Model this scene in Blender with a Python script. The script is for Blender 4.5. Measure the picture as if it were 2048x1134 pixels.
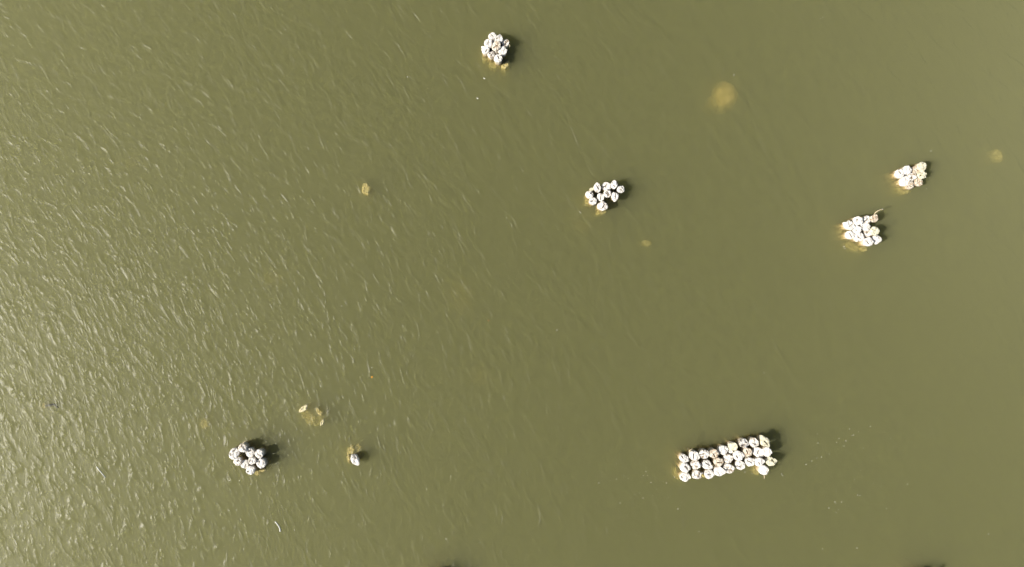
import bpy, bmesh, math, random
from mathutils import Vector, noise

# ------------------------------------------------------------------ setup
for o in list(bpy.data.objects):
    bpy.data.objects.remove(o)
scn = bpy.context.scene
C = scn.collection
M_PER_PX = 0.02                     # one photograph pixel on the water is two centimetres
LENS, SENSOR = 24.0, 36.0
F_PX = 2048 * LENS / SENSOR
CAM_H = F_PX * M_PER_PX

cam_d = bpy.data.cameras.new('camera')
cam_d.lens = LENS
cam_d.sensor_width = SENSOR
cam_d.sensor_fit = 'HORIZONTAL'
cam_d.clip_start = 0.1
cam_d.clip_end = 3000
cam = bpy.data.objects.new('camera', cam_d)
C.objects.link(cam)
cam.location = (0, 0, CAM_H)
cam.rotation_euler = (0, 0, 0)
scn.camera = cam

SUN_EL = 39.0
SUN_AZ = 15.0                       # the light travels towards +x, turned this much towards +y
world = bpy.data.worlds.new('World')
scn.world = world
world.use_nodes = True
wn = world.node_tree
bg = wn.nodes['Background']
sky = wn.nodes.new('ShaderNodeTexSky')
sky.sky_type = 'NISHITA'
sky.sun_disc = False
sky.sun_elevation = math.radians(SUN_EL)
sky.sun_rotation = math.radians(270 - SUN_AZ)
sky.dust_density = 2.5
wn.links.new(sky.outputs[0], bg.inputs[0])
bg.inputs[1].default_value = 0.06

sl = bpy.data.lights.new('sun', 'SUN')
sl.energy = 4.8
sl.angle = math.radians(0.5)
sl.color = (1.0, 0.945, 0.83)
sun = bpy.data.objects.new('sun', sl)
C.objects.link(sun)
ce, se = math.cos(math.radians(SUN_EL)), math.sin(math.radians(SUN_EL))
d = Vector((math.cos(math.radians(SUN_AZ)) * ce, math.sin(math.radians(SUN_AZ)) * ce, -se))
sun.rotation_euler = d.to_track_quat('-Z', 'Y').to_euler()
sun.location = -d * 60

scn.view_settings.view_transform = 'Standard'
scn.view_settings.look = 'None'
scn.view_settings.exposure = 0.40
scn.view_settings.gamma = 1.0
scn.view_settings.use_curve_mapping = False
cy = scn.cycles
cy.max_bounces = 14
cy.diffuse_bounces = 3
cy.glossy_bounces = 3
cy.volume_bounces = 9
cy.transparent_max_bounces = 8
cy.use_denoising = True
cy.sample_clamp_indirect = 4.0


# ------------------------------------------------------------------ helpers
def new_mat(name):
    m = bpy.data.materials.new(name)
    m.use_nodes = True
    nt = m.node_tree
    for n in list(nt.nodes):
        nt.nodes.remove(n)
    out = nt.nodes.new('ShaderNodeOutputMaterial')
    return m, nt, out


def N(nt, kind, **kw):
    n = nt.nodes.new(kind)
    for k, v in kw.items():
        if k in n.inputs.keys():
            n.inputs[k].default_value = v
        else:
            setattr(n, k, v)
    return n


def L(nt, a, b):
    nt.links.new(a, b)


def math_n(nt, op, a, b=None, clamp=False):
    n = nt.nodes.new('ShaderNodeMath')
    n.operation = op
    n.use_clamp = clamp
    for i, v in enumerate((a, b)):
        if v is None:
            continue
        if isinstance(v, (int, float)):
            n.inputs[i].default_value = v
        else:
            nt.links.new(v, n.inputs[i])
    return n.outputs[0]


def smooth(nt, v, lo, hi, to0=0.0, to1=1.0):
    n = nt.nodes.new('ShaderNodeMapRange')
    n.interpolation_type = 'SMOOTHSTEP'
    n.inputs['From Min'].default_value = lo
    n.inputs['From Max'].default_value = hi
    n.inputs['To Min'].default_value = to0
    n.inputs['To Max'].default_value = to1
    nt.links.new(v, n.inputs['Value'])
    return n.outputs[0]


def mixcol(nt, fac, a, b):
    n = nt.nodes.new('ShaderNodeMix')
    n.data_type = 'RGBA'
    if isinstance(fac, (int, float)):
        n.inputs[0].default_value = fac
    else:
        nt.links.new(fac, n.inputs[0])
    for i, v in ((6, a), (7, b)):
        if isinstance(v, tuple):
            n.inputs[i].default_value = (*v, 1)
        else:
            nt.links.new(v, n.inputs[i])
    return n.outputs[2]


def link_mesh(name, bm, mat, parent=None, smooth_shade=False):
    me = bpy.data.meshes.new(name)
    bm.normal_update()
    bm.to_mesh(me)
    bm.free()
    o = bpy.data.objects.new(name, me)
    C.objects.link(o)
    if mat:
        me.materials.append(mat)
    if smooth_shade:
        for p in me.polygons:
            p.use_smooth = True
    if parent:
        o.parent = parent
    return o


def tag(o, label=None, cat=None, group=None, kind=None):
    if label:
        o['label'] = label
    if cat:
        o['category'] = cat
    if group:
        o['group'] = group
    if kind:
        o['kind'] = kind
    return o


def at(px, py, z=0.0):
    """the point at height z seen at photograph pixel (px, py)"""
    k = (CAM_H - z) / F_PX
    return (px - 1024) * k, (567 - py) * k


# ------------------------------------------------------------------ materials
def wood_mat(name, base, dark, white_amt, pale=(0.76, 0.73, 0.685)):
    """pile head: bird droppings over weathered broken wood"""
    m, nt, out = new_mat(name)
    bs = N(nt, 'ShaderNodeBsdfPrincipled', Roughness=0.9)
    bs.inputs['Specular IOR Level'].default_value = 0.15
    tc = N(nt, 'ShaderNodeTexCoord')
    oi = N(nt, 'ShaderNodeObjectInfo')
    add = N(nt, 'ShaderNodeVectorMath', operation='ADD')
    sc = N(nt, 'ShaderNodeVectorMath', operation='SCALE')
    sc.inputs['Scale'].default_value = 37.0
    comb = N(nt, 'ShaderNodeCombineXYZ')
    L(nt, oi.outputs['Random'], comb.inputs[0])
    L(nt, oi.outputs['Random'], comb.inputs[1])
    L(nt, comb.outputs[0], sc.inputs[0])
    L(nt, tc.outputs['Object'], add.inputs[0])
    L(nt, sc.outputs[0], add.inputs[1])
    n1 = N(nt, 'ShaderNodeTexNoise', Scale=9.0, Detail=6.0, Roughness=0.65)
    L(nt, add.outputs[0], n1.inputs['Vector'])
    n2 = N(nt, 'ShaderNodeTexNoise', Scale=34.0, Detail=4.0, Roughness=0.7)
    L(nt, add.outputs[0], n2.inputs['Vector'])
    vor = N(nt, 'ShaderNodeTexVoronoi', Scale=16.0)
    L(nt, add.outputs[0], vor.inputs['Vector'])
    wood = mixcol(nt, smooth(nt, n2.outputs[0], 0.35, 0.65), dark, base)
    f = smooth(nt, n1.outputs[0], 0.62 - white_amt * 0.38, 0.74 - white_amt * 0.38)
    c1 = mixcol(nt, f, wood, pale)
    # droppings: small grey streaks and flecks
    grey = smooth(nt, n2.outputs[0], 0.60, 0.70, 0.0, 0.38)
    c2 = mixcol(nt, grey, c1, (0.40, 0.37, 0.33))
    L(nt, c2, bs.inputs['Base Color'])
    bp = N(nt, 'ShaderNodeBump', Strength=0.4, Distance=0.02)
    L(nt, n2.outputs[0], bp.inputs['Height'])
    L(nt, bp.outputs[0], bs.inputs['Normal'])
    L(nt, bs.outputs[0], out.inputs[0])
    return m


MAT = {}
MAT['white'] = wood_mat('droppings_over_wood_white', (0.42, 0.34, 0.25), (0.10, 0.075, 0.055), 0.86)
MAT['half'] = wood_mat('droppings_over_wood_patchy', (0.50, 0.40, 0.28), (0.14, 0.10, 0.07), 0.62)
MAT['tan'] = wood_mat('bare_weathered_wood', (0.62, 0.51, 0.38), (0.36, 0.27, 0.19), 0.48, (0.72, 0.66, 0.56))
MAT['cream'] = wood_mat('cream_droppings_over_wood', (0.52, 0.46, 0.32), (0.25, 0.20, 0.13), 0.74, (0.66, 0.635, 0.49))


def shaft_mat():
    m, nt, out = new_mat('pile_shaft_wood')
    bs = N(nt, 'ShaderNodeBsdfPrincipled', Roughness=0.85)
    bs.inputs['Specular IOR Level'].default_value = 0.2
    tc = N(nt, 'ShaderNodeTexCoord')
    geo = N(nt, 'ShaderNodeNewGeometry')
    sp = N(nt, 'ShaderNodeSeparateXYZ')
    L(nt, geo.outputs['Position'], sp.inputs[0])
    mp = N(nt, 'ShaderNodeMapping')
    mp.inputs['Scale'].default_value = (26, 26, 2.2)
    L(nt, tc.outputs['Object'], mp.inputs[0])
    n1 = N(nt, 'ShaderNodeTexNoise', Scale=1.0, Detail=5.0, Roughness=0.6)
    L(nt, mp.outputs[0], n1.inputs['Vector'])
    n2 = N(nt, 'ShaderNodeTexNoise', Scale=6.0, Detail=4.0)
    L(nt, tc.outputs['Object'], n2.inputs['Vector'])
    wood = mixcol(nt, smooth(nt, n1.outputs[0], 0.35, 0.62), (0.14, 0.10, 0.05), (0.46, 0.35, 0.17))
    z = math_n(nt, 'ADD', sp.outputs[2], math_n(nt, 'MULTIPLY', n2.outputs[0], 0.16))
    # droppings run down the dry part; the soaked part is bare pale wood
    dry = smooth(nt, z, 0.10, 0.22)
    c = mixcol(nt, math_n(nt, 'MULTIPLY', dry, 0.55), wood, (0.50, 0.47, 0.41))
    L(nt, c, bs.inputs['Base Color'])
    bp = N(nt, 'ShaderNodeBump', Strength=0.6, Distance=0.02)
    L(nt, n1.outputs[0], bp.inputs['Height'])
    L(nt, bp.outputs[0], bs.inputs['Normal'])
    L(nt, bs.outputs[0], out.inputs[0])
    return m


MAT['shaft'] = shaft_mat()


def plain_mat(name, c1, c2, scale=8.0, rough=0.8, detail=5.0, emit=None):
    m, nt, out = new_mat(name)
    bs = N(nt, 'ShaderNodeBsdfPrincipled', Roughness=rough)
    bs.inputs['Specular IOR Level'].default_value = 0.2
    tc = N(nt, 'ShaderNodeTexCoord')
    n1 = N(nt, 'ShaderNodeTexNoise', Scale=scale, Detail=detail, Roughness=0.6)
    L(nt, tc.outputs['Object'], n1.inputs['Vector'])
    L(nt, mixcol(nt, smooth(nt, n1.outputs[0], 0.35, 0.65), c1, c2), bs.inputs['Base Color'])
    bp = N(nt, 'ShaderNodeBump', Strength=0.5, Distance=0.02)
    L(nt, n1.outputs[0], bp.inputs['Height'])
    L(nt, bp.outputs[0], bs.inputs['Normal'])
    L(nt, bs.outputs[0], out.inputs[0])
    return m


MAT['sunk'] = plain_mat('soaked_pale_wood', (0.45, 0.36, 0.14), (0.68, 0.57, 0.28), 7.0)
MAT['pale_sunk'] = plain_mat('pale_split_wood', (0.60, 0.52, 0.30), (0.80, 0.73, 0.50), 7.0)
MAT['rock'] = plain_mat('silted_rock', (0.54, 0.40, 0.15), (0.74, 0.56, 0.24), 3.0)
MAT['twig'] = plain_mat('bleached_twig', (0.38, 0.31, 0.20), (0.60, 0.52, 0.36), 20.0)
MAT['dark_twig'] = plain_mat('wet_black_wood', (0.03, 0.03, 0.03), (0.09, 0.085, 0.075), 20.0)
MAT['foam'] = plain_mat('foam_white', (0.72, 0.72, 0.66), (0.85, 0.85, 0.8), 60.0, 0.6)
MAT['leaf'] = plain_mat('orange_leaf', (0.65, 0.26, 0.03), (0.85, 0.45, 0.06), 60.0, 0.5)
MAT['redleaf'] = plain_mat('red_brown_leaf', (0.32, 0.10, 0.04), (0.45, 0.18, 0.07), 60.0, 0.5)
MAT['mud'] = plain_mat('lake_bed_mud', (0.10, 0.085, 0.05), (0.20, 0.165, 0.10), 0.35)


def wave_group():
    """height of the water surface in metres at a position: low ripples and thin broken crests"""
    ng = bpy.data.node_groups.new('wave_height', 'ShaderNodeTree')
    ng.interface.new_socket('Position', in_out='INPUT', socket_type='NodeSocketVector')
    ng.interface.new_socket('Height', in_out='OUTPUT', socket_type='NodeSocketFloat')
    nt = ng
    gi = nt.nodes.new('NodeGroupInput')
    go = nt.nodes.new('NodeGroupOutput')
    pos = gi.outputs[0]
    sp = N(nt, 'ShaderNodeSeparateXYZ')
    L(nt, pos, sp.inputs[0])
    X, Y = sp.outputs[0], sp.outputs[1]

    # where the breeze touches the water: rough to the lower left, calm to the right
    big = N(nt, 'ShaderNodeTexNoise', Scale=0.10, Detail=2.0, Roughness=0.5)
    L(nt, pos, big.inputs['Vector'])
    gust = N(nt, 'ShaderNodeTexNoise', Scale=0.45, Detail=1.0)
    L(nt, pos, gust.inputs['Vector'])
    g = math_n(nt, 'ADD', math_n(nt, 'MULTIPLY', X, -0.050), math_n(nt, 'MULTIPLY', Y, -0.068))
    g = math_n(nt, 'ADD', g, math_n(nt, 'MULTIPLY', math_n(nt, 'SUBTRACT', big.outputs[0], 0.5), 1.1))
    g = math_n(nt, 'ADD', g, math_n(nt, 'MULTIPLY', math_n(nt, 'SUBTRACT', gust.outputs[0], 0.5), 0.9))
    wind = smooth(nt, g, -1.45, 2.0)

    def ripple(scale, sy, ang, dist, detail):
        mp = N(nt, 'ShaderNodeMapping')
        mp.vector_type = 'TEXTURE'
        mp.inputs['Rotation'].default_value = (0, 0, math.radians(ang))
        mp.inputs['Scale'].default_value = (1, sy, 1)
        L(nt, pos, mp.inputs[0])
        n = N(nt, 'ShaderNodeTexNoise', Scale=scale, Detail=detail, Roughness=0.5, Distortion=dist)
        n.noise_dimensions = '2D'
        L(nt, mp.outputs[0], n.inputs['Vector'])
        return n.outputs[0]

    def ridge(v, p):
        a_ = math_n(nt, 'ABSOLUTE', math_n(nt, 'MULTIPLY_ADD', v, 2.0))
        a_.node.inputs[0].links[0].from_node.inputs[2].default_value = -1.0
        return math_n(nt, 'POWER', math_n(nt, 'SUBTRACT', 1.0, a_, True), p)

    r1 = ripple(W_S1, 2.6, 28, 0.5, 2.0)
    r2 = ripple(W_S2, 2.3, 24, 0.5, 1.5)
    r3 = ripple(0.8, 2.2, 33, 0.3, 1.0)
    brk = ripple(2.2, 1.6, 25, 0.0, 1.0)
    brk2 = ripple(4.4, 1.7, 25, 0.0, 1.0)
    c1 = math_n(nt, 'MULTIPLY', ridge(r1, 6.0), smooth(nt, brk, 0.42, 0.70))
    c2 = math_n(nt, 'MULTIPLY', ridge(r2, 5.0), smooth(nt, brk2, 0.44, 0.70))
    h = math_n(nt, 'ADD', math_n(nt, 'MULTIPLY', c1, W_C1), math_n(nt, 'MULTIPLY', c2, W_C2))
    h = math_n(nt, 'ADD', h, math_n(nt, 'MULTIPLY', r2, W_R2))
    h = math_n(nt, 'ADD', h, math_n(nt, 'MULTIPLY', r3, W_R3))
    h = math_n(nt, 'MULTIPLY', h, math_n(nt, 'ADD', math_n(nt, 'MULTIPLY', wind, 0.76), 0.27))
    r5 = ripple(2.6, 2.0, 40, 0.6, 2.0)
    calm = math_n(nt, 'SUBTRACT', 1.0, wind)
    h = math_n(nt, 'ADD', h, math_n(nt, 'MULTIPLY', math_n(nt, 'MULTIPLY', r5, calm), W_R5))
    L(nt, h, go.inputs[0])
    return ng


W_S1, W_S2 = 2.0, 4.2
W_C1, W_C2, W_R2, W_R3 = 0.036, 0.0125, 0.006, 0.018
W_R5 = 0.085


def water_mat():
    m, nt, out = new_mat('murky_olive_water')
    geo = N(nt, 'ShaderNodeNewGeometry')
    pos = geo.outputs['Position']
    ng = wave_group()
    E = 0.008

    def sample(dx, dy):
        a = N(nt, 'ShaderNodeVectorMath', operation='ADD')
        L(nt, pos, a.inputs[0])
        a.inputs[1].default_value = (dx, dy, 0)
        gn = nt.nodes.new('ShaderNodeGroup')
        gn.node_tree = ng
        L(nt, a.outputs[0], gn.inputs[0])
        return gn.outputs[0]

    h0, hx, hy = sample(0, 0), sample(E, 0), sample(0, E)
    sx = math_n(nt, 'MULTIPLY', math_n(nt, 'SUBTRACT', h0, hx), 1 / E)
    sy = math_n(nt, 'MULTIPLY', math_n(nt, 'SUBTRACT', h0, hy), 1 / E)
    cmb = N(nt, 'ShaderNodeCombineXYZ')
    cmb.inputs[2].default_value = 1.0
    L(nt, sx, cmb.inputs[0])
    L(nt, sy, cmb.inputs[1])
    bp = N(nt, 'ShaderNodeVectorMath', operation='NORMALIZE')
    L(nt, cmb.outputs[0], bp.inputs[0])

    gl = N(nt, 'ShaderNodeBsdfGlossy', distribution='GGX')
    gl.inputs['Roughness'].default_value = 0.335
    L(nt, bp.outputs[0], gl.inputs['Normal'])
    gl2 = N(nt, 'ShaderNodeBsdfGlossy', distribution='GGX')
    gl2.inputs['Roughness'].default_value = 0.58
    L(nt, bp.outputs[0], gl2.inputs['Normal'])
    gm = N(nt, 'ShaderNodeMixShader')
    gm.inputs[0].default_value = 0.45
    L(nt, gl.outputs[0], gm.inputs[1])
    L(nt, gl2.outputs[0], gm.inputs[2])
    tr = N(nt, 'ShaderNodeBsdfTransparent')
    fr = N(nt, 'ShaderNodeFresnel', IOR=1.25)
    L(nt, bp.outputs[0], fr.inputs['Normal'])
    mx = N(nt, 'ShaderNodeMixShader')
    # no mirror on the inner side of the surface
    back = math_n(nt, 'SUBTRACT', 1.0, geo.outputs['Backfacing'])
    # diffuse layer added so the ripples show faint light and shade on calm water
    ripple_layer = N(nt, 'ShaderNodeBsdfDiffuse')
    ripple_layer.inputs['Color'].default_value = (0.125, 0.125, 0.052, 1)
    L(nt, bp.outputs[0], ripple_layer.inputs['Normal'])
    fm = N(nt, 'ShaderNodeMixShader')
    L(nt, math_n(nt, 'MULTIPLY', back, 0.22), fm.inputs[0])
    L(nt, tr.outputs[0], fm.inputs[1])
    L(nt, ripple_layer.outputs[0], fm.inputs[2])
    L(nt, fm.outputs[0], mx.inputs[1])
    L(nt, math_n(nt, 'MULTIPLY', fr.outputs[0], back), mx.inputs[0])
    L(nt, gm.outputs[0], mx.inputs[2])
    L(nt, mx.outputs[0], out.inputs['Surface'])

    # silt scatters mostly forward with a weaker backward lobe
    vf = N(nt, 'ShaderNodeVolumeScatter', Density=DENS * (1 - BACK))
    vf.inputs['Color'].default_value = VS_COL
    vf.inputs['Anisotropy'].default_value = 0.62
    vb = N(nt, 'ShaderNodeVolumeScatter', Density=DENS * BACK)
    vb.inputs['Color'].default_value = VS_COL
    vb.inputs['Anisotropy'].default_value = -0.68
    va = N(nt, 'ShaderNodeVolumeAbsorption', Density=DENS)
    va.inputs['Color'].default_value = VA_COL
    a0 = N(nt, 'ShaderNodeAddShader')
    L(nt, vf.outputs[0], a0.inputs[0])
    L(nt, vb.outputs[0], a0.inputs[1])
    ad = N(nt, 'ShaderNodeAddShader')
    L(nt, a0.outputs[0], ad.inputs[0])
    L(nt, va.outputs[0], ad.inputs[1])
    L(nt, ad.outputs[0], out.inputs['Volume'])
    return m


DENS = 2.6
BACK = 0.04
VS_COL = (0.76, 0.765, 0.575, 1)      # scattering, times the density
VA_COL = (0.76, 0.757, 0.51, 1)      # 1 - this is absorbed, times the density
MAT['water'] = water_mat()
MAT['water'].cycles.homogeneous_volume = True

# ------------------------------------------------------------------ the setting
BED = -3.0


def box(x0, x1, y0, y1, z0, z1):
    bm = bmesh.new()
    v = [bm.verts.new(p) for p in ((x0, y0, z0), (x1, y0, z0), (x1, y1, z0), (x0, y1, z0),
                                   (x0, y0, z1), (x1, y0, z1), (x1, y1, z1), (x0, y1, z1))]
    for f in ((3, 2, 1, 0), (4, 5, 6, 7), (0, 1, 5, 4), (1, 2, 6, 5), (2, 3, 7, 6), (3, 0, 4, 7)):
        bm.faces.new([v[i] for i in f])
    return bm


w = link_mesh('water', box(-400, 400, -400, 400, BED - 0.1, 0.0), MAT['water'])
tag(w, 'olive green murky water with small wind ripples on the left', kind='structure')

bm = bmesh.new()
bmesh.ops.create_grid(bm, x_segments=120, y_segments=120, size=395)
for v in bm.verts:
    v.co.z = BED + 0.25 * noise.noise(Vector((v.co.x * 0.05, v.co.y * 0.05, 3.1)))
bed = link_mesh('lake_bed', bm, MAT['mud'], smooth_shade=True)
tag(bed, 'brown mud bed hidden under the murky water', kind='structure')


# ------------------------------------------------------------------ piles
def ang_diff(a, b):
    return (a - b + math.pi) % (2 * math.pi) - math.pi


def outline(seed, r, points=(), rough=0.06, ax=1.0, rot=0.0, n=40):
    """radius of a pile head for each direction; points = [(degrees, extra length, half width deg)]"""
    rs = []
    for i in range(n):
        a = 2 * math.pi * i / n
        q = Vector((math.cos(a) * 1.1, math.sin(a) * 1.1, seed * 7.3))
        rr = r * (1 + rough * 1.6 * noise.noise(q) + rough * noise.noise(q * 3.1))
        if ax != 1.0:
            b = a - math.radians(rot)
            rr *= ax / math.sqrt((math.cos(b)) ** 2 + (ax * math.sin(b)) ** 2) if ax > 1 else 1
        for deg, ex, wd in points:
            t = abs(ang_diff(a, math.radians(deg))) / math.radians(wd * 1.2)
            if t < 1:
                rr += r * ex * 1.1 * (1 - t)
        rs.append(rr)
    return rs


def pile_head(seed, rs, h0, h1, slant, cracks, rag):
    """broken, crusted top of a pile: side skirt from h0 up, uneven top round h1"""
    n, rings = len(rs), 11
    bm = bmesh.new()
    rnd = random.Random(int(seed * 991))
    rmean = sum(rs) / n
    sd, sa = slant

    def height(x, y, rim):
        u = x / rmean
        w_ = y / rmean
        z = h1 + 0.025 * (1 - (u * u + w_ * w_))
        z += sd * (u * math.cos(sa) + w_ * math.sin(sa)) * rmean
        z += 0.036 * noise.noise(Vector((x * 9, y * 9, seed * 3.7)))
        z += 0.022 * noise.noise(Vector((x * 26, y * 26, seed * 5.1)))
        for cx, cyy, ca, cl, cw, cd in cracks:
            dx, dy = u - cx, w_ - cyy
            al = dx * math.cos(ca) + dy * math.sin(ca)
            pe = -dx * math.sin(ca) + dy * math.cos(ca)
            if abs(al) < cl:
                k = max(0, 1 - abs(pe) / cw)
                z -= 1.5 * cd * min(1, k * 1.8) * (1 - (al / cl) ** 4)
        if rim:
            z += rag * max(0, noise.noise(Vector((u * 2.6, w_ * 2.6, seed * 9.7)))) - 0.012
        return z

    levels = []
    bot = []
    for i in range(n):
        a = 2 * math.pi * i / n
        rr = rs[i]
        rb = min(rr, rmean * 1.02) * 0.95
        bot.append(bm.verts.new((rb * math.cos(a), rb * math.sin(a), h0 + 0.02 * math.sin(a * 3 + seed))))
    levels.append(bot)
    mid = []
    for i in range(n):
        a = 2 * math.pi * i / n
        rr = rs[i] * 1.01
        zt = height(rr * math.cos(a), rr * math.sin(a), True)
        mid.append(bm.verts.new((rr * math.cos(a), rr * math.sin(a), max(h0 + 0.03, zt - 0.045))))
    levels.append(mid)
    for k in range(rings):
        f = 1 - k / rings
        f = f if k else 0.975
        lv = []
        for i in range(n):
            a = 2 * math.pi * i / n
            rr = rs[i] * f * (1 if k < 2 else 1) 
            x, y = rr * math.cos(a), rr * math.sin(a)
            lv.append(bm.verts.new((x, y, max(h0 + 0.04, height(x, y, k < 2)))))
        levels.append(lv)
    for a_, b_ in zip(levels, levels[1:]):
        for i in range(n):
            j = (i + 1) % n
            bm.faces.new((a_[i], a_[j], b_[j], b_[i]))
    cv = bm.verts.new((0, 0, height(0, 0, False)))
    for i in range(n):
        bm.faces.new((levels[-1][i], levels[-1][(i + 1) % n], cv))
    bm.faces.new(list(reversed(bot)))
    return bm


def shaft_mesh(rs, top, seed, lean=(0, 0)):
    n = len(rs) // 2
    rmean = sum(rs) / len(rs)
    bm = bmesh.new()
    prev = None
    zs = [BED - 0.4, -1.6, -0.8, -0.35, -0.1, top]
    for z in zs:
        lv = []
        for i in range(n):
            a = 2 * math.pi * i / n
            rr = min(rs[2 * i], rmean * 1.0) * 0.93
            rr *= 1 + 0.05 * noise.noise(Vector((math.cos(a) * 2, math.sin(a) * 2, z * 2 + seed)))
            if z < -1:
                rr *= 0.95
            ox, oy = lean[0] * (z - top), lean[1] * (z - top)
            lv.append(bm.verts.new((rr * math.cos(a) + ox, rr * math.sin(a) + oy, z)))
        if prev:
            for i in range(n):
                j = (i + 1) % n
                bm.faces.new((prev[i], prev[j], lv[j], lv[i]))
        else:
            bm.faces.new(list(reversed(lv)))
        prev = lv
    bm.faces.new(prev)
    return bm


seed_n = [0]


def pile(px, py, rpx, label, group, mat='white', h=0.42, pts=(), slant=None, cracks=None, ax=1.0, rot=0.0,
         rag=0.05, name='pile', cat='pile', rough=0.10):
    seed_n[0] += 1
    s = seed_n[0]
    rnd = random.Random(s * 17 + 5)
    x, y = at(px, py, h)
    r = 0.955 * rpx * M_PER_PX * (CAM_H - h) / CAM_H
    rs = outline(s, r, pts, rough, ax, rot)
    if slant is None:
        slant = (rnd.uniform(0.02, 0.26), rnd.uniform(-1.3, 1.3))
    if cracks is None:
        cracks = [(rnd.uniform(-.3, .3), rnd.uniform(-.3, .3), rnd.uniform(0, 3.14), rnd.uniform(.3, .7),
                   rnd.uniform(.10, .18), rnd.uniform(.05, .12)) for _ in range(rnd.choice((0, 1, 1, 2)))]
    root = bpy.data.objects.new(name, None)
    C.objects.link(root)
    root.location = (x, y, 0)
    root.empty_display_size = 0.2
    tag(root, label, cat, group)
    h0 = max(0.05, h - 0.13)
    link_mesh('shaft', shaft_mesh(rs, h0 + 0.03, s), MAT['shaft'], root, True)
    link_mesh('crusted_top', pile_head(s, rs, h0, h, slant, cracks, rag), MAT[mat], root, False)
    return root


def zc(ox, oy, k=9.45):
    return lambda x, y: (ox + x / k, oy + y / k)


def cluster(conv, group, rows, hbase):
    for i, (zx, zy, zr, mat, label, kw) in enumerate(rows):
        kw = dict(kw)
        h = max(.08, kw.pop('h', hbase + 0.05 * math.sin(i * 2.3)) - .08)
        px, py = conv(zx, zy)
        pile(px, py, zr / 9.45, label, group, mat, h, **kw)


# slot = one deep dark crack: (centre x, y, direction, half length, half width, depth)
def slot(cx, cy_, deg, ln=0.45, wd=0.16, dp=0.16):
    return [(cx, cy_, math.radians(deg), ln, wd, dp)]


# --- cluster at the top of the photograph
G1 = 'piles of the topmost clump'
cluster(zc(930, 40), G1, [
    (515, 300, 74, 'white', 'white pile with a slanting broken face, topmost of the topmost clump', dict(ax=1.15, rot=50, cracks=slot(0, .1, -40, .4))),
    (647, 352, 74, 'white', 'crusted pile with a short nub on its top edge, in the topmost clump', dict(pts=((80, .3, 22),))),
    (765, 430, 72, 'half', 'pale cupped pile at the right edge of the topmost clump', dict(ax=1.12, rot=40)),
    (440, 432, 80, 'white', 'white pile with a wedge pointing down, upper left in the topmost clump', dict(pts=((-62, .35, 30),))),
    (528, 398, 58, 'white', 'small white pile squeezed between the wedge pile and the tan oval pile', dict(h=.36)),
    (590, 488, 80, 'tan', 'tan oval pile with a bare wood face at the heart of the topmost clump', dict(ax=1.25, rot=48, h=.5)),
    (388, 560, 76, 'white', 'white pile with a thin spike on its upper left, leftmost of the topmost clump', dict(pts=((138, .45, 16),))),
    (492, 645, 74, 'half', 'blotchy pile with dark holes at the lower left of the topmost clump', dict()),
    (706, 578, 88, 'white', 'large angular white pile at the lower right of the topmost clump', dict(pts=((-60, .15, 25), (10, .12, 20)))),
    (598, 603, 34, 'half', 'tiny dark-tipped stub between two white piles in the topmost clump', dict(h=.34)),
    (625, 722, 80, 'white', 'tall round white pile lowest of those standing in the topmost clump', dict(h=.5, cracks=slot(.1, .2, -60, .4))),
], 0.42)

# --- middle cluster
G2 = 'piles of the clump near the middle'
cluster(zc(1140, 330), G2, [
    (370, 555, 78, 'white', 'round white pile with a brown notch, leftmost of the middle clump', dict(cracks=slot(.45, .35, 40, .4, .2, .1))),
    (520, 432, 72, 'white', 'leaf-shaped white pile pointing up, upper left of the middle clump', dict(pts=((97, .5, 45), (-75, .25, 40)), cracks=slot(.1, .1, -55, .6))),
    (685, 405, 82, 'white', 'broad white pile with a rounded top in the back of the middle clump', dict(ax=1.1, rot=120)),
    (710, 535, 80, 'half', 'crusted pile with brown specks in the centre of the middle clump', dict(h=.46)),
    (835, 382, 70, 'white', 'white pile sharpened to a point at the very top of the middle clump', dict(pts=((92, .45, 42),))),
    (960, 458, 74, 'white', 'round white pile at the right end of the middle clump', dict()),
    (852, 590, 72, 'white', 'white split pile tapering down to a point, lower right of the middle clump', dict(pts=((-98, .5, 38), (115, .2, 30)), cracks=slot(.1, .1, 80, .8, .12, .14))),
    (582, 615, 74, 'white', 'white pile with a rosy tint just below the leaf-shaped one', dict(pts=((120, .25, 30),))),
    (435, 680, 76, 'white', 'smooth round white pile at the lower left of the middle clump', dict(h=.46)),
    (612, 775, 92, 'half', 'largest pile at the bottom of the middle clump with a brown upper face', dict(ax=1.1, rot=-20, pts=((-25, .12, 20),), h=.46)),
    (405, 465, 40, 'cream', 'low yellowish stub peeping out behind the left of the middle clump', dict(h=.08)),
], 0.42)

# --- small cluster at the right
G3 = 'piles of the small clump at the right'
cluster(zc(1750, 300), G3, [
    (480, 445, 92, 'white', 'bright white pile with one short dark slot, leftmost of the small right clump', dict(cracks=slot(0, .2, -42, .42, .2, .2), slant=(.05, 1))),
    (615, 378, 86, 'white', 'smooth bright white pile beside the slotted one', dict(cracks=[], slant=(.08, 2))),
    (765, 372, 72, 'tan', 'tan bare-faced pile in the top row of the small right clump', dict()),
    (890, 308, 86, 'cream', 'cream pile at the upper right tip of the small right clump', dict(cracks=[])),
    (888, 462, 86, 'cream', 'cream pile with splinters at the right edge of the small right clump', dict(pts=((-35, .2, 18),))),
    (706, 503, 78, 'half', 'brown-flecked pile in the centre of the small right clump', dict()),
    (568, 590, 90, 'white', 'bright white pile sinking at the lower left of the small right clump', dict(ax=1.15, rot=50, pts=((60, .2, 30),), h=.3, cracks=[])),
    (830, 605, 82, 'tan', 'beige flat-faced pile at the lower right of the small right clump', dict(h=.3)),
    (675, 665, 84, 'tan', 'lowest pile of the small right clump, beige cut face with white rim', dict(h=.3, slant=(.35, 2.2))),
], 0.36)

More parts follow.
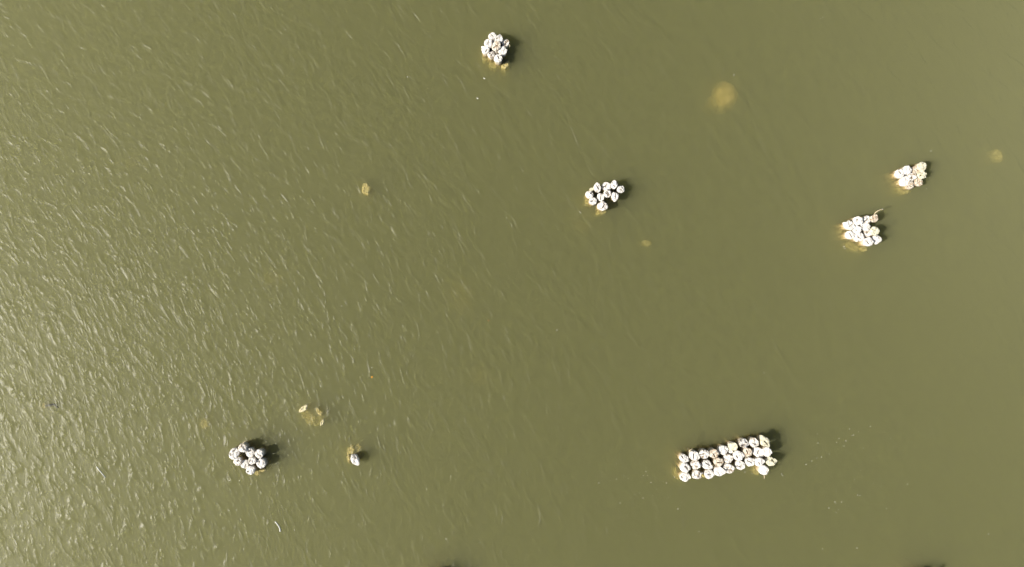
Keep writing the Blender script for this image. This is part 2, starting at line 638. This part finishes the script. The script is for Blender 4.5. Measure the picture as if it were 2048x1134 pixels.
# --- lower right-hand cluster with the twig
G4 = 'piles of the clump with the twig'
cluster(zc(1650, 400), G4, [
    (468, 480, 92, 'white', 'white pile with small spikes, leftmost of the clump with the twig', dict(pts=((152, .4, 18), (95, .2, 14)))),
    (635, 390, 86, 'white', 'white pile with a dark curved gouge at the top of the clump with the twig', dict(pts=((150, .15, 25),), cracks=[(-.1, .3, .6, .3, .2, .16), (-.3, 0, 1.5, .4, .12, .1)])),
    (792, 373, 78, 'half', 'patchy brown and white pile left of the beige one', dict()),
    (940, 348, 74, 'tan', 'beige cut pile at the foot of the twig', dict(cracks=[], slant=(.3, 2.2))),
    (610, 552, 84, 'white', 'plain white pile in the left heart of the clump with the twig', dict(cracks=[])),
    (770, 498, 86, 'white', 'oval white pile in the middle of the clump with the twig', dict(ax=1.15, rot=-30)),
    (952, 585, 88, 'cream', 'creamy rounded pile at the right of the clump with the twig', dict(cracks=[])),
    (485, 662, 86, 'white', 'white pile with a curved crack, lower left of the clump with the twig', dict(cracks=slot(0, 0, -60, .6, .13, .13))),
    (650, 700, 92, 'white', 'white pile with two parallel dark slits in the clump with the twig', dict(cracks=[(-.25, 0, -.9, .35, .1, .14), (.12, -.15, -.9, .35, .13, .18)], pts=((10, .15, 25),))),
    (822, 625, 74, 'half', 'low speckled pile wedged in the centre right of the clump with the twig', dict(h=.36)),
    (978, 738, 84, 'white', 'white pile with a sharp corner pointing right, in the clump with the twig', dict(pts=((0, .3, 30), (-95, .2, 30)), cracks=[])),
    (825, 788, 92, 'white', 'round white pile lowest in the clump with the twig', dict(h=.48)),
], 0.42)

# --- lower left cluster
G5 = 'piles of the ring-shaped clump at the lower left'
cluster(zc(430, 860), G5, [
    (355, 448, 104, 'white', 'large white pile with two dark nicks, leftmost of the lower left ring', dict(ax=1.1, rot=55, cracks=[(0, .55, .5, .3, .14, .16), (-.6, -.15, -1, .25, .14, .16)])),
    (515, 342, 90, 'half', 'round pile with a pale rim, topmost of the lower left ring', dict()),
    (656, 425, 84, 'white', 'white pile with a small brown hollow right of the dark gap in the ring', dict(cracks=slot(0, .4, 20, .4, .2, .12), pts=((-90, .3, 50),))),
    (828, 452, 86, 'white', 'round white pile at the upper right of the lower left ring', dict()),
    (425, 603, 82, 'half', 'white pile with a yellowish notch below the largest pile of the ring', dict(pts=((60, .2, 30),))),
    (556, 655, 84, 'white', 'white pile with scratchy marks in the bottom row of the ring', dict(pts=((60, .25, 35),))),
    (695, 585, 76, 'white', 'white pile with a deep hole on its left, in the middle of the ring', dict(cracks=slot(-.6, .0, 80, .35, .22, .2))),
    (865, 635, 96, 'white', 'big smooth white pile at the right end of the lower left ring', dict(cracks=slot(-.3, .4, 60, .2, .15, .1))),
    (662, 765, 88, 'white', 'round white pile at the very bottom of the lower left ring', dict(pts=((30, .12, 30),), cracks=slot(-.4, -.2, 20, .25, .12, .1))),
], 0.44)

# --- the long double-wide row
G6 = 'piles of the long rectangular stand'


def c6(x, y):
    return 1340 + x / 9.45, 860 + y / 9.45


def c7(x, y):
    return 1450 + x / 9.45, 850 + y / 9.45


cluster(c6, G6, [
    (268, 542, 86, 'white', 'white pile with a dark slit at the upper left corner of the long stand', dict(pts=((-28, .3, 24),), cracks=slot(-.4, .4, -55, .35))),
    (283, 718, 90, 'white', 'white pile with a brown hollow, middle of the left end of the long stand', dict(pts=((0, .25, 24),), cracks=slot(.3, .1, -45, .5, .26, .1))),
    (283, 892, 90, 'white', 'plain white pile at the lower left corner of the long stand', dict(pts=((0, .25, 24),), cracks=slot(-.6, 0, -50, .3, .12))),
    (462, 490, 96, 'white', 'wide white pile with a raised slab, second from left in the top row', dict(pts=((-20, .3, 30), (130, .15, 25)))),
    (482, 665, 90, 'half', 'yellow-stained knobbly pile, second from left in the middle row of the long stand', dict(pts=((0, .25, 28),))),
    (510, 850, 90, 'half', 'pale pile with a hooked rim open to the right, bottom row of the long stand', dict(pts=((20, .45, 16), (-35, .25, 16)), cracks=slot(.5, 0, 80, .5, .26, .16))),
    (655, 462, 94, 'half', 'pale grey pile with a torn crown, third from left in the top row', dict(pts=((175, .15, 20), (-10, .15, 20)))),
    (700, 658, 92, 'white', 'white split pile with a thin point to lower right, middle row of long stand', dict(pts=((-28, .55, 26), (165, .15, 15)), cracks=slot(.2, .1, -30, .6, .13, .16))),
    (738, 838, 92, 'white', 'white round pile with a lip to the right, third from left in the bottom row', dict(pts=((0, .35, 26),))),
    (832, 450, 90, 'tan', 'tan hollow-faced pile just left of the smooth white one in the top row', dict(pts=((0, .15, 24),))),
    (1005, 380, 94, 'white', 'smooth white pile with a blunt beak pointing right, top row centre', dict(pts=((5, .25, 26),), cracks=[])),
    (918, 612, 90, 'tan', 'squarish tan pile with a dark inner face, centre of the middle row', dict(pts=((45, .15, 20), (0, .12, 18)))),
    (935, 785, 98, 'white', 'brightest smooth white pile tapering right, centre of the bottom row', dict(pts=((-5, .35, 30),), cracks=[])),
    (1102, 542, 90, 'half', 'curled white-rimmed pile right of the squarish tan one', dict(pts=((15, .15, 25),))),
    (1110, 730, 96, 'half', 'pale pile with a corner pointing right at the right end of the bottom straight row', dict(pts=((2, .35, 30),))),
    (1192, 312, 84, 'cream', 'cream pile with a chipped left edge standing proud of the top row', dict(pts=((150, .2, 16), (-50, .15, 20)))),
    (1148, 408, 36, 'white', 'small white stub tucked under the cream chipped pile', dict(h=.38)),
], 0.46)
cluster(c7, G6, [
    (355, 350, 88, 'half', 'round grey-faced pile with a beak to the right, near the right of the top row', dict(pts=((-8, .45, 24),), slant=(.3, 4))),
    (552, 338, 86, 'half', 'grey and white ragged pile second from the right end of the top row', dict(pts=((85, .15, 20), (-10, .15, 18)))),
    (760, 320, 92, 'cream', 'big pale pile with a horn to the upper left, right end of the top row', dict(pts=((122, .75, 26), (-48, .45, 24)), cracks=slot(.2, -.2, -45, .6, .12), h=.6)),
    (258, 585, 98, 'white', 'wide smooth white pile below the cream chipped one', dict(pts=((150, .15, 25), (10, .3, 28)))),
    (430, 520, 88, 'tan', 'orange-tan pile with specks, only bare wood pile right of centre in the long stand', dict()),
    (620, 505, 88, 'white', 'white pile with a grey triangular facet in the right half of the long stand', dict(pts=((135, .15, 20), (-30, .35, 24)), cracks=slot(.2, 0, 60, .5, .2, .12))),
    (802, 508, 86, 'white', 'egg-shaped white pile just under the horned one', dict(ax=1.15, rot=-60, cracks=[], h=.55)),
    (288, 762, 90, 'white', 'tall white pile with a brown nick near its foot, right half of the long stand', dict(pts=((25, .15, 30),))),
    (468, 705, 86, 'white', 'white pile with a diagonal groove in the lower right part of the long stand', dict(pts=((35, .35, 18),), cracks=slot(0, .1, -25, .7, .13))),
    (652, 705, 86, 'white', 'white pile with a jagged crown directly above the lone corner pile', dict(pts=((20, .2, 20),))),
    (862, 690, 92, 'cream', 'pale pile with a pointed grey flap, farthest right of the long stand', dict(pts=((8, .42, 28),), cracks=slot(.45, .2, -50, .4, .2, .1))),
    (735, 858, 94, 'white', 'round white pile standing alone below the right end of the long stand', dict(cracks=slot(.6, -.1, 60, .3, .1, .06))),
    (660, 583, 34, 'white', 'thin white plank-like sliver across the dark gap of the long stand', dict(ax=2.6, rot=3, cracks=[], h=.36)),
], 0.48)

# --- the lone pile
pile(709, 919, 8.0, 'lone broken white pile with a dark hollow, standing apart at the lower left', None, 'white', 0.28,
     ax=1.5, rot=-62, pts=((-60, .35, 30),), cracks=slot(.0, .6, -60, .6, .22, .12), name='broken_pile')

# --- clumps just below the frame: their shadows reach into it
G7, G8 = 'piles of a clump below the photograph, left', 'piles of a clump below the photograph, right'
r8 = random.Random(8)
for grp, cx, cy_, lab in ((G7, 874, 1163, 'left'), (G8, 1846, 1162, 'right')):
    for i, (dx, dy) in enumerate(((-18, -12), (0, -17), (18, -12), (-24, 6), (-5, 2), (14, 5), (-12, 22), (8, 24))):
        pile(cx + dx, cy_ + dy + 8, 9, 'white pile outside the bottom edge, in the %s hidden clump' % lab, grp, 'white', 0.36)


# ------------------------------------------------------------------ sunken things
def lump(name, px, py, rx, ry, top, rot, seed, mat, label, cat, group=None, rough=0.22, height=1.2, flat=0.5):
    x, y = at(px, py, top)
    bm = bmesh.new()
    bmesh.ops.create_icosphere(bm, subdivisions=4, radius=1.0)
    c, s = math.cos(math.radians(rot)), math.sin(math.radians(rot))
    for v in bm.verts:
        q = v.co.copy()
        k = 1 + rough * noise.noise(q * 1.3 + Vector((seed, 0, 0))) + rough * 0.5 * noise.noise(q * 3.1 + Vector((0, seed, 0)))
        q *= k
        rho = min(1.0, math.hypot(v.co.x, v.co.y))
        X_, Y_ = q.x * rx * M_PER_PX, q.y * ry * M_PER_PX
        v.co = Vector((X_ * c - Y_ * s, X_ * s + Y_ * c, (-rho ** 5 if v.co.z > 0 else v.co.z - 1) * height * flat + 0.06 * k))
    o = link_mesh(name, bm, MAT[mat], None, True)
    o.location = (x, y, top)
    tag(o, label, cat, group)
    return o


GS = 'sunken rocks seen through the water'
lump('sunken_rock', 1453, 190, 27, 32, -0.44, -8, 1.0, 'rock', 'largest golden sunken rock under the water at the upper right', 'rock', GS, 0.16, 1.0)
lump('sunken_rock', 1432, 204, 20, 18, -0.70, 20, 2.0, 'rock', 'dim lower rock touching the left of the largest golden sunken rock', 'rock', GS)
lump('sunken_rock', 263, 326, 22, 18, -1.05, 0, 3.0, 'rock', 'barely visible brownish rock deep under ripples at the upper left', 'rock', GS)
lump('sunken_rock', 548, 556, 26, 20, -1.0, 30, 4.0, 'rock', 'faint brown rock deep down, left of the picture centre', 'rock', GS)
lump('sunken_rock', 922, 592, 26, 46, -1.1, 10, 5.0, 'rock', 'long faint brown rock deep down at the picture centre', 'rock', GS)
lump('sunken_rock', 962, 752, 26, 28, -1.15, 10, 6.0, 'rock', 'faint brown rock deep down below the picture centre', 'rock', GS)
lump('sunken_rock', 1165, 452, 26, 14, -1.0, -20, 7.0, 'rock', 'faint brown rock deep down at the lower left of the middle clump', 'rock', GS)


def stump(px, py, rx, ry, top, rot, label, group, name='sunken_stump', cat='stump', mat='sunk', pts=(), depth=1.6, spread=1.25):
    """a broken pile stump whose jagged top stays at or under the surface"""
    seed_n[0] += 1
    s = seed_n[0]
    top *= 1.9
    x, y = at(px, py, top)
    n = 28
    rs = outline(s, 1.0, pts, 0.2, n=n)
    c, sn = math.cos(math.radians(rot)), math.sin(math.radians(rot))
    bm = bmesh.new()
    prev = None
    for z, f in ((-depth, spread), (-depth * .5, 1.12), (-0.12, 1.03), (-0.03, 1.0), (0.0, .86), (0.015, .6), (0.0, .3)):
        lv = []
        for i in range(n):
            a = 2 * math.pi * i / n
            X_ = rs[i] * f * math.cos(a) * rx * M_PER_PX
            Y_ = rs[i] * f * math.sin(a) * ry * M_PER_PX
            zz = z + (0.03 * noise.noise(Vector((X_ * 14, Y_ * 14, s))) if z > -0.05 else 0)
            lv.append(bm.verts.new((X_ * c - Y_ * sn, X_ * sn + Y_ * c, zz)))
        if prev:
            for i in range(n):
                j = (i + 1) % n
                bm.faces.new((prev[i], prev[j], lv[j], lv[i]))
        else:
            bm.faces.new(list(reversed(lv)))
        prev = lv
    bm.faces.new(prev)
    o = link_mesh(name, bm, MAT[mat], None, False)
    o.location = (x, y, top)
    tag(o, label, cat, group)
    return o


GT = 'sunken stumps just under the water'
stump(732, 379, 8.5, 11, -0.07, 5, 'diamond-shaped yellow stump just under the water, left of the picture centre', GT, pts=((90, .3, 35),))
stump(1998, 310, 8, 13, -0.19, 25, 'yellow oval stump under the water near the right edge', GT)
stump(1294, 486, 10, 6, -0.21, 5, 'small flat olive-yellow stump under the water below the middle clump', GT, spread=.9)
stump(409, 848, 9, 11, -0.20, 0, 'dim yellow stump under ripples up and left of the lower left ring', GT)
GB = 'broken stumps of the sunken ring'
stump(606, 818, 9.5, 5.0, 0.0, 35, 'bright slab-shaped stump at the upper left of the sunken broken ring', GB, depth=1.2, spread=.8, mat='pale_sunk', pts=((20, .3, 30), (200, .3, 30)))
stump(639, 824, 9, 4.2, -0.05, -52, 'slanting yellow slab at the upper right of the sunken broken ring', GB, depth=1.2, spread=.9)
stump(644.5, 845, 7.0, 3.0, -0.01, 62, 'thin yellow slab at the lower right of the sunken broken ring', GB, depth=1.2, spread=.8, mat='pale_sunk', pts=((20, .3, 25),))
stump(621, 839, 10, 11, -0.20, 15, 'dim round stump in the lower middle of the sunken broken ring', GB)
stump(612, 829, 10, 9, -0.24, 15, 'dim stump tucked under the bright slab of the sunken ring', GB)
stump(636, 842, 11, 10, -0.28, 15, 'deepest brown stump filling the sunken broken ring on the right', GB)
stump(702, 901, 7, 10, -0.08, -30, 'yellow sunken stump at the upper left of the lone broken pile', GT)
stump(716, 897, 6, 9, -0.14, -10, 'dim brown sunken stump at the upper right of the lone broken pile', GT)
stump(697, 917, 2.5, 9, -0.04, 8, 'thin yellow sunken splinter along the left of the lone broken pile', GT)
stump(1011, 130, 8, 5.5, -0.02, 28, 'yellow sunken pile with a horn at the bottom right of the topmost clump', GT, pts=((38, .5, 28), (175, .2, 25)))
stump(988, 128, 9, 9, -0.16, 0, 'dim yellow stump under the water below the topmost clump', GT)
stump(971, 114, 7, 7, -0.14, 0, 'dim yellow stump under the water left of the topmost clump', GT)
stump(1807, 378, 15, 8, -0.15, -35, 'glowing yellow shelf of sunken wood at the lower left of the small right clump', GT, pts=((180, .3, 30),))
stump(1787, 352, 8, 9, -0.14, 30, 'yellow sunken stump left of the slotted white pile', GT)
stump(1706, 492, 16, 8, -0.20, -28, 'yellow sunken shelf below the clump with the twig', GT)
stump(1729, 497, 7, 6, -0.12, -20, 'orange-yellow sunken stump at the bottom of the clump with the twig', GT)
stump(1687, 464, 6, 10, -0.16, 20, 'yellow sunken stump left of the clump with the twig', GT)
stump(524, 940, 6, 5, -0.03, 20, 'small yellow sunken stump at the lower right of the lower left ring', GT)
stump(514, 946, 5, 5, -0.08, 20, 'brown sunken stump beside the bottom pile of the lower left ring', GT)
stump(1203, 423, 10, 6, -0.12, 10, 'yellow sunken stump below the largest pile of the middle clump', GT)
stump(1177, 402, 6, 8, -0.12, 10, 'yellow sunken stump left of the middle clump', GT)
stump(1409, 951, 5, 4, -0.05, 0, 'orange-yellow sunken stump showing in a gap of the bottom row of the long stand', GT)
stump(1355, 948, 6, 13, -0.18, 8, 'long yellow sunken stump along the left end of the long stand', GT)
stump(1513, 942, 6, 9, -0.14, 20, 'yellow sunken stump beside the lone corner pile of the long stand', GT)


# ------------------------------------------------------------------ twigs, leaves, foam
def tube(pts3, r0, r1, sides=7):
    bm = bmesh.new()
    prev = None
    n = len(pts3)
    for k, p in enumerate(pts3):
        p = Vector(p)
        t = (Vector(pts3[min(k + 1, n - 1)]) - Vector(pts3[max(k - 1, 0)])).normalized()
        a = t.cross(Vector((0, 0, 1)))
        a = a.normalized() if a.length > 1e-3 else Vector((1, 0, 0))
        b = t.cross(a).normalized()
        r = r0 + (r1 - r0) * k / (n - 1)
        lv = [bm.verts.new(p + (a * math.cos(2 * math.pi * i / sides) + b * math.sin(2 * math.pi * i / sides)) * r) for i in range(sides)]
        if prev:
            for i in range(sides):
                j = (i + 1) % sides
                bm.faces.new((prev[i], prev[j], lv[j], lv[i]))
        else:
            bm.faces.new(lv)
        prev = lv
    bm.faces.new(list(reversed(prev)))
    bmesh.ops.recalc_face_normals(bm, faces=bm.faces)
    return bm


def twig(name, pix, r0, r1, mat, label, cat='twig', group=None):
    pts3 = []
    for px, py, z in pix:
        x, y = at(px, py, z)
        pts3.append((x, y, z))
    o0 = Vector(pts3[0])
    bm = tube([Vector(p) - o0 for p in pts3], r0, r1)
    o = link_mesh(name, bm, MAT[mat], None, True)
    o.location = o0
    return tag(o, label, cat, group)


twig('twig', [(1748, 430, .30), (1751, 425, .42), (1756, 421.5, .47), (1762, 419, .5), (1768, 419.5, .52)], 0.022, 0.012, 'twig',
     'thin curved beige twig rising from the beige pile in the right-hand clump')
twig('twig', [(1528, 949, .30), (1529, 954, .30), (1528.3, 958, .28)], 0.022, 0.01, 'twig',
     'short pale twig hanging below the lone corner pile of the long stand')
twig('twig', [(1378, 903, .36), (1381, 900, .38), (1385, 897, .40)], 0.03, 0.012, 'twig',
     'pale green sliver leaning out at the top left of the long stand')
twig('twig', [(486, 887, .44), (487.5, 884, .52), (489.5, 882.5, .56)], 0.014, 0.008, 'twig',
     'tiny wisp of twig above the topmost pile of the lower left ring')
twig('twig', [(1019, 89, .30), (1020, 92.5, .30), (1018.5, 94, .28)], 0.014, 0.008, 'twig',
     'tiny dark twig at the right edge of the topmost clump')
twig('drifting_stick', [(193, 933, .0), (199, 941, .015), (205, 948, .015), (211, 955, .0)], 0.018, 0.022, 'foam',
     'straight pale stick floating alone at the lower left', 'stick')
twig('drifting_branch', [(550, 1043, .0), (554, 1047.5, .02), (558, 1053, .02), (560, 1058, .01), (560.5, 1063, .0)], 0.022, 0.03, 'foam',
     'small pale forked branch floating near the bottom left', 'branch')
twig('sunken_branch', [(93, 811, -.12), (99, 810, -.05), (106, 809, -.03), (112, 811, -.05), (116, 816, -.1)], 0.05, 0.035, 'dark_twig',
     'dark sunken branch just under the water near the left edge', 'branch')
stump(87.5, 811, 3.5, 5.5, -0.10, 0, 'faint yellow stump left of the dark sunken branch', GT)
twig('dark_twig', [(1866, 1162, .4), (1869, 1154, .52), (1871, 1150, .55)], 0.06, 0.045, 'dark_twig',  # unseen stick added beyond the frame so its shadow falls into view
     'unseen dark stick leaning out of the hidden clump at the bottom right, added for its shadow')


def leaf(px, py, ln, wd, rot, mat, label, cat='leaf', name='floating_leaf'):
    x, y = at(px, py, 0)
    bm = bmesh.new()
    top, bot = [], []
    n = 14
    for i in range(n):
        a = 2 * math.pi * i / n
        u, v = math.cos(a) * ln, math.sin(a) * wd * (1 - 0.35 * math.cos(a))
        c, s = math.cos(rot), math.sin(rot)
        X_, Y_ = u * c - v * s, u * s + v * c
        z = 0.012 + 0.02 * abs(math.cos(a)) ** 2
        top.append(bm.verts.new((X_, Y_, z)))
        bot.append(bm.verts.new((X_, Y_, z - 0.004)))
    bm.faces.new(top)
    bm.faces.new(list(reversed(bot)))
    for i in range(n):
        j = (i + 1) % n
        bm.faces.new((bot[i], bot[j], top[j], top[i]))
    o = link_mesh(name, bm, MAT[mat])
    o.location = (x, y, 0)
    return tag(o, label, cat)


leaf(744, 754, .045, .028, 1.2, 'leaf', 'tiny bright orange leaf floating on open water above the broken ring')
leaf(977, 641, .032, .018, .3, 'redleaf', 'tiny red-brown leaf floating on open water near the centre')
leaf(955, 197, .045, .018, -.6, 'foam', 'tiny pale leaf floating below the topmost clump')
leaf(968.5, 157, .045, .018, -.5, 'foam', 'tiny pale leaf floating just under the topmost clump, nearest it')

# foam flecks: uncounted drifting specks; some white ones beside the clumps stand in for glints
rf = random.Random(42)
spots = [(815, 154), (585, 231), (1170, 410), (1159, 423), (1161, 425), (1794, 368), (1688, 493), (1690, 497), (1349, 954),
         (1704, 871), (1707, 870), (1699, 858), (1741, 853), (1715, 990), (1720, 991), (1670, 1004), (1683, 1004), (1658, 1016),
         (1672, 1025), (1773, 1017), (1815, 968), (1977, 1068), (1714, 1096), (1233, 958), (1256, 957), (1287, 951), (1295, 951),
         (1292, 943), (1302, 965), (1333, 966), (1286, 996), (1356, 1018), (1240, 1006), (1398, 1063), (1198, 966), (892, 1078),
         (960, 1085), (456, 958), (459, 961), (479, 961), (502, 968), (1862, 302), (1765, 418), (1853, 377), (1563, 948), (1565, 951),
         (1490, 944), (1504, 947), (1635, 868), (1634, 916), (1643, 914), (1624, 922), (1612, 929), (1658, 908), (1688, 892),
         (1673, 885), (1678, 877), (1692, 882), (1636, 886), (1645, 1128 - 30), (1447, 138), (1468, 150), (744, 735), (684, 612),
         (1114, 660), (1185, 697), (1528, 746), (32, 1070), (220, 979), (589, 1060), (1646, 35), (1641, 37)]
for _ in range(60):
    if rf.random() < 0.5:
        spots.append((rf.gauss(1670, 60), rf.gauss(930, 60)))
    else:
        spots.append((rf.gauss(1290, 90), rf.gauss(970, 50)))
for _ in range(40):
    spots.append((rf.uniform(20, 2030), rf.uniform(20, 1110)))
bm = bmesh.new()
for k, (px, py) in enumerate(spots):
    x, y = at(px, py, 0)
    r = rf.uniform(0.006, 0.010) if k > 71 else rf.uniform(0.010, 0.018)
    n = 7
    ring = [bm.verts.new((x + r * rf.uniform(.7, 1.3) * math.cos(2 * math.pi * i / n),
                          y + r * rf.uniform(.7, 1.3) * math.sin(2 * math.pi * i / n), 0.002)) for i in range(n)]
    c = bm.verts.new((x, y, 0.002 + r * .7))
    for i in range(n):
        bm.faces.new((ring[i], ring[(i + 1) % n], c))
    bm.faces.new(list(reversed(ring)))
fo = link_mesh('foam_and_glint_flecks', bm, MAT['foam'])
tag(fo, 'tiny white foam flecks and a few glints scattered over the water', 'foam', kind='stuff')
